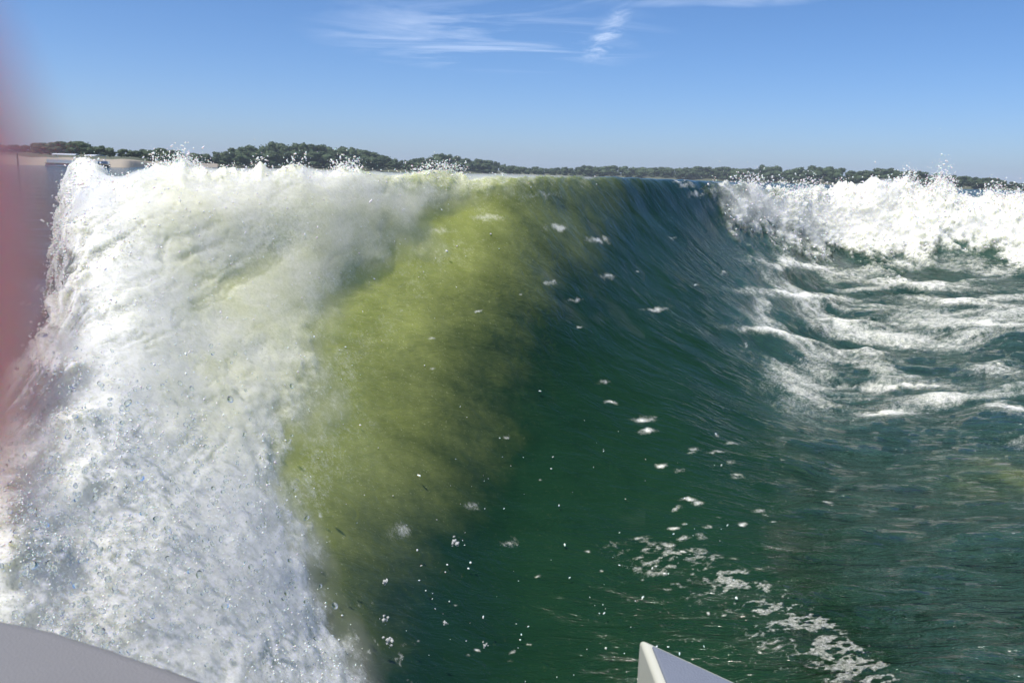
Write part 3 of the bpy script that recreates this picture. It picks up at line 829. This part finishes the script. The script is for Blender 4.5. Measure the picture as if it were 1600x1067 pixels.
edge_pts = [Vector((p_[0], p_[1] + .4, zp - .020)) for p_ in front]
ctr = Vector((-.3, .5, zp - .02))
edge_pts = [q_ + (q_ - ctr).normalized() * .0015 for q_ in edge_pts]
for q0, q1 in zip(edge_pts[:-1], edge_pts[1:]): cyl(bm, q0, q1, .0045, n=8)
bm_obj('piping', bm, M['pipe'], boat, True)
zq = .27
tip = at_z(999, 993, zq); a_ = at_z(1027, 1067, zq); b_ = at_z(1160, 1067, zq)
ea, eb = a_ - tip, b_ - tip
prism('transom_corner', [tuple(tip), tuple(tip + ea * 5.0), tuple(tip + ea * 5 + eb * 3), tuple(tip + eb * 5)], -.15, M['sunlit'], .012, 4)
zr = zq + .006
ti = tip + ea * .16 + eb * .10
prism('shaded_top', [(p_[0], p_[1], zr) for p_ in (ti, ti + ea * 4.5, ti + ea * 4.5 + eb * 2.5, ti + eb * 4.5)], zq - .01, M['deck'], .004, 2)  # thin added sheet that carries the painted shade of the corner's top
bm = bmesh.new()
# hull: a stern section with flared sides, floor and transom, below and behind the camera
secs = [(-.05, 1.0), (-1.5, 1.15), (-3.2, 1.2), (-5.2, .7), (-6.2, .06)]
rings = []
for (y, hw) in secs:
    rings.append([bm.verts.new(v_) for v_ in ((-hw, y + .4, .42), (-hw * .92, y + .4, .0), (-hw * .5, y + .4, -.28), (0, y + .4, -.4), (hw * .5, y + .4, -.28), (hw * .92, y + .4, .0), (hw, y + .4, .42))])
for A_, B_ in zip(rings[:-1], rings[1:]):
    for k in range(6): bm.faces.new((A_[k], A_[k + 1], B_[k + 1], B_[k]))
    bm.faces.new((A_[6], A_[0], B_[0], B_[6]))
bm.faces.new(rings[0]); bm.faces.new(rings[-1][::-1])
bmesh.ops.recalc_face_normals(bm, faces=bm.faces)
bm_obj('hull', bm, M['gel'], boat)

# ------------------------------------------------------------------ the photographer's hand, one fingertip slipping before the lens
Rm = np.array(CAM_M)[:3, :3]
def cp(x, y, z):                 # millimetres right, up and ahead of the lens
    return tuple(np.array((0, 0, EYE)) + Rm @ (np.array((x, y, -z)) / 1000.0))
hand_pts, hand_edges, hand_r = [], [], []
def chain(pts, root=None):
    prev = root
    for (x, y, z, r_) in pts:
        hand_pts.append(cp(x, y, z)); hand_r.append(r_ / 1000.0)
        if prev is not None: hand_edges.append((prev, len(hand_pts) - 1))
        prev = len(hand_pts) - 1
    return prev
FX = 10.6
wrist = chain([(-150, -60, -40, 26)])
palm1 = chain([(-128, -40, -30, 27)], wrist)
palm2 = chain([(-105, -14, -16, 24)], palm1)
chain([(-86, 0, 2, 11), (-64, 4, 16, 9.5), (-38, 3, 15, 11.5), (-22, 1.3, 17, 12.0), (-11.2, 1.4, 17.5, 11.0)], palm2)
chain([(-96, -22, -2, 10.5), (-90, -30, 26, 9.5), (-104, -38, 38, 8.5), (-118, -40, 28, 7.5)], palm2)
chain([(-108, -44, 0, 10), (-104, -52, 24, 9), (-118, -58, 34, 8), (-130, -58, 24, 7)], palm1)
chain([(-124, -64, -4, 9), (-122, -72, 16, 8), (-134, -76, 24, 7), (-144, -74, 16, 6)], palm1)
chain([(-128, -14, -44, 11), (-112, 12, -42, 10), (-96, 30, -30, 8.5), (-88, 40, -22, 7)], palm1)
me = bpy.data.meshes.new('hand'); me.from_pydata(hand_pts, hand_edges, [])
hand = bpy.data.objects.new('hand', me); C.objects.link(hand)
sk = hand.modifiers.new('skin', 'SKIN')
lay = me.skin_vertices[0] if me.skin_vertices else None
if lay is None:
    bpy.context.view_layer.objects.active = hand
    bpy.ops.mesh.customdata_skin_add(); lay = me.skin_vertices[0]
for k, r_ in enumerate(hand_r): lay.data[k].radius = (r_, r_)
lay.data[0].use_root = True
sub = hand.modifiers.new('sub', 'SUBSURF'); sub.levels = 2; sub.render_levels = 2
sk.use_smooth_shade = True
me.materials.append(M['skin'])
tag(hand, 'out of focus pink fingertip covering the left edge of the view', 'hand')

# ------------------------------------------------------------------ the summer air over the lake
bm = bmesh.new(); box(bm, -4500, 4500, -300, 4600, -1.8, 60)
t = NT('summer_haze')
t.l.new(t.node('ShaderNodeVolumePrincipled', {'Color': (0.80, 0.88, 1.0, 1), 'Density': 0.00028, 'Anisotropy': 0.0}).outputs[0], t.out.inputs['Volume'])
haze = bm_obj('haze', bm, t.m)
tag(haze, 'thin blue summer haze over the lake', 'haze', kind='stuff')
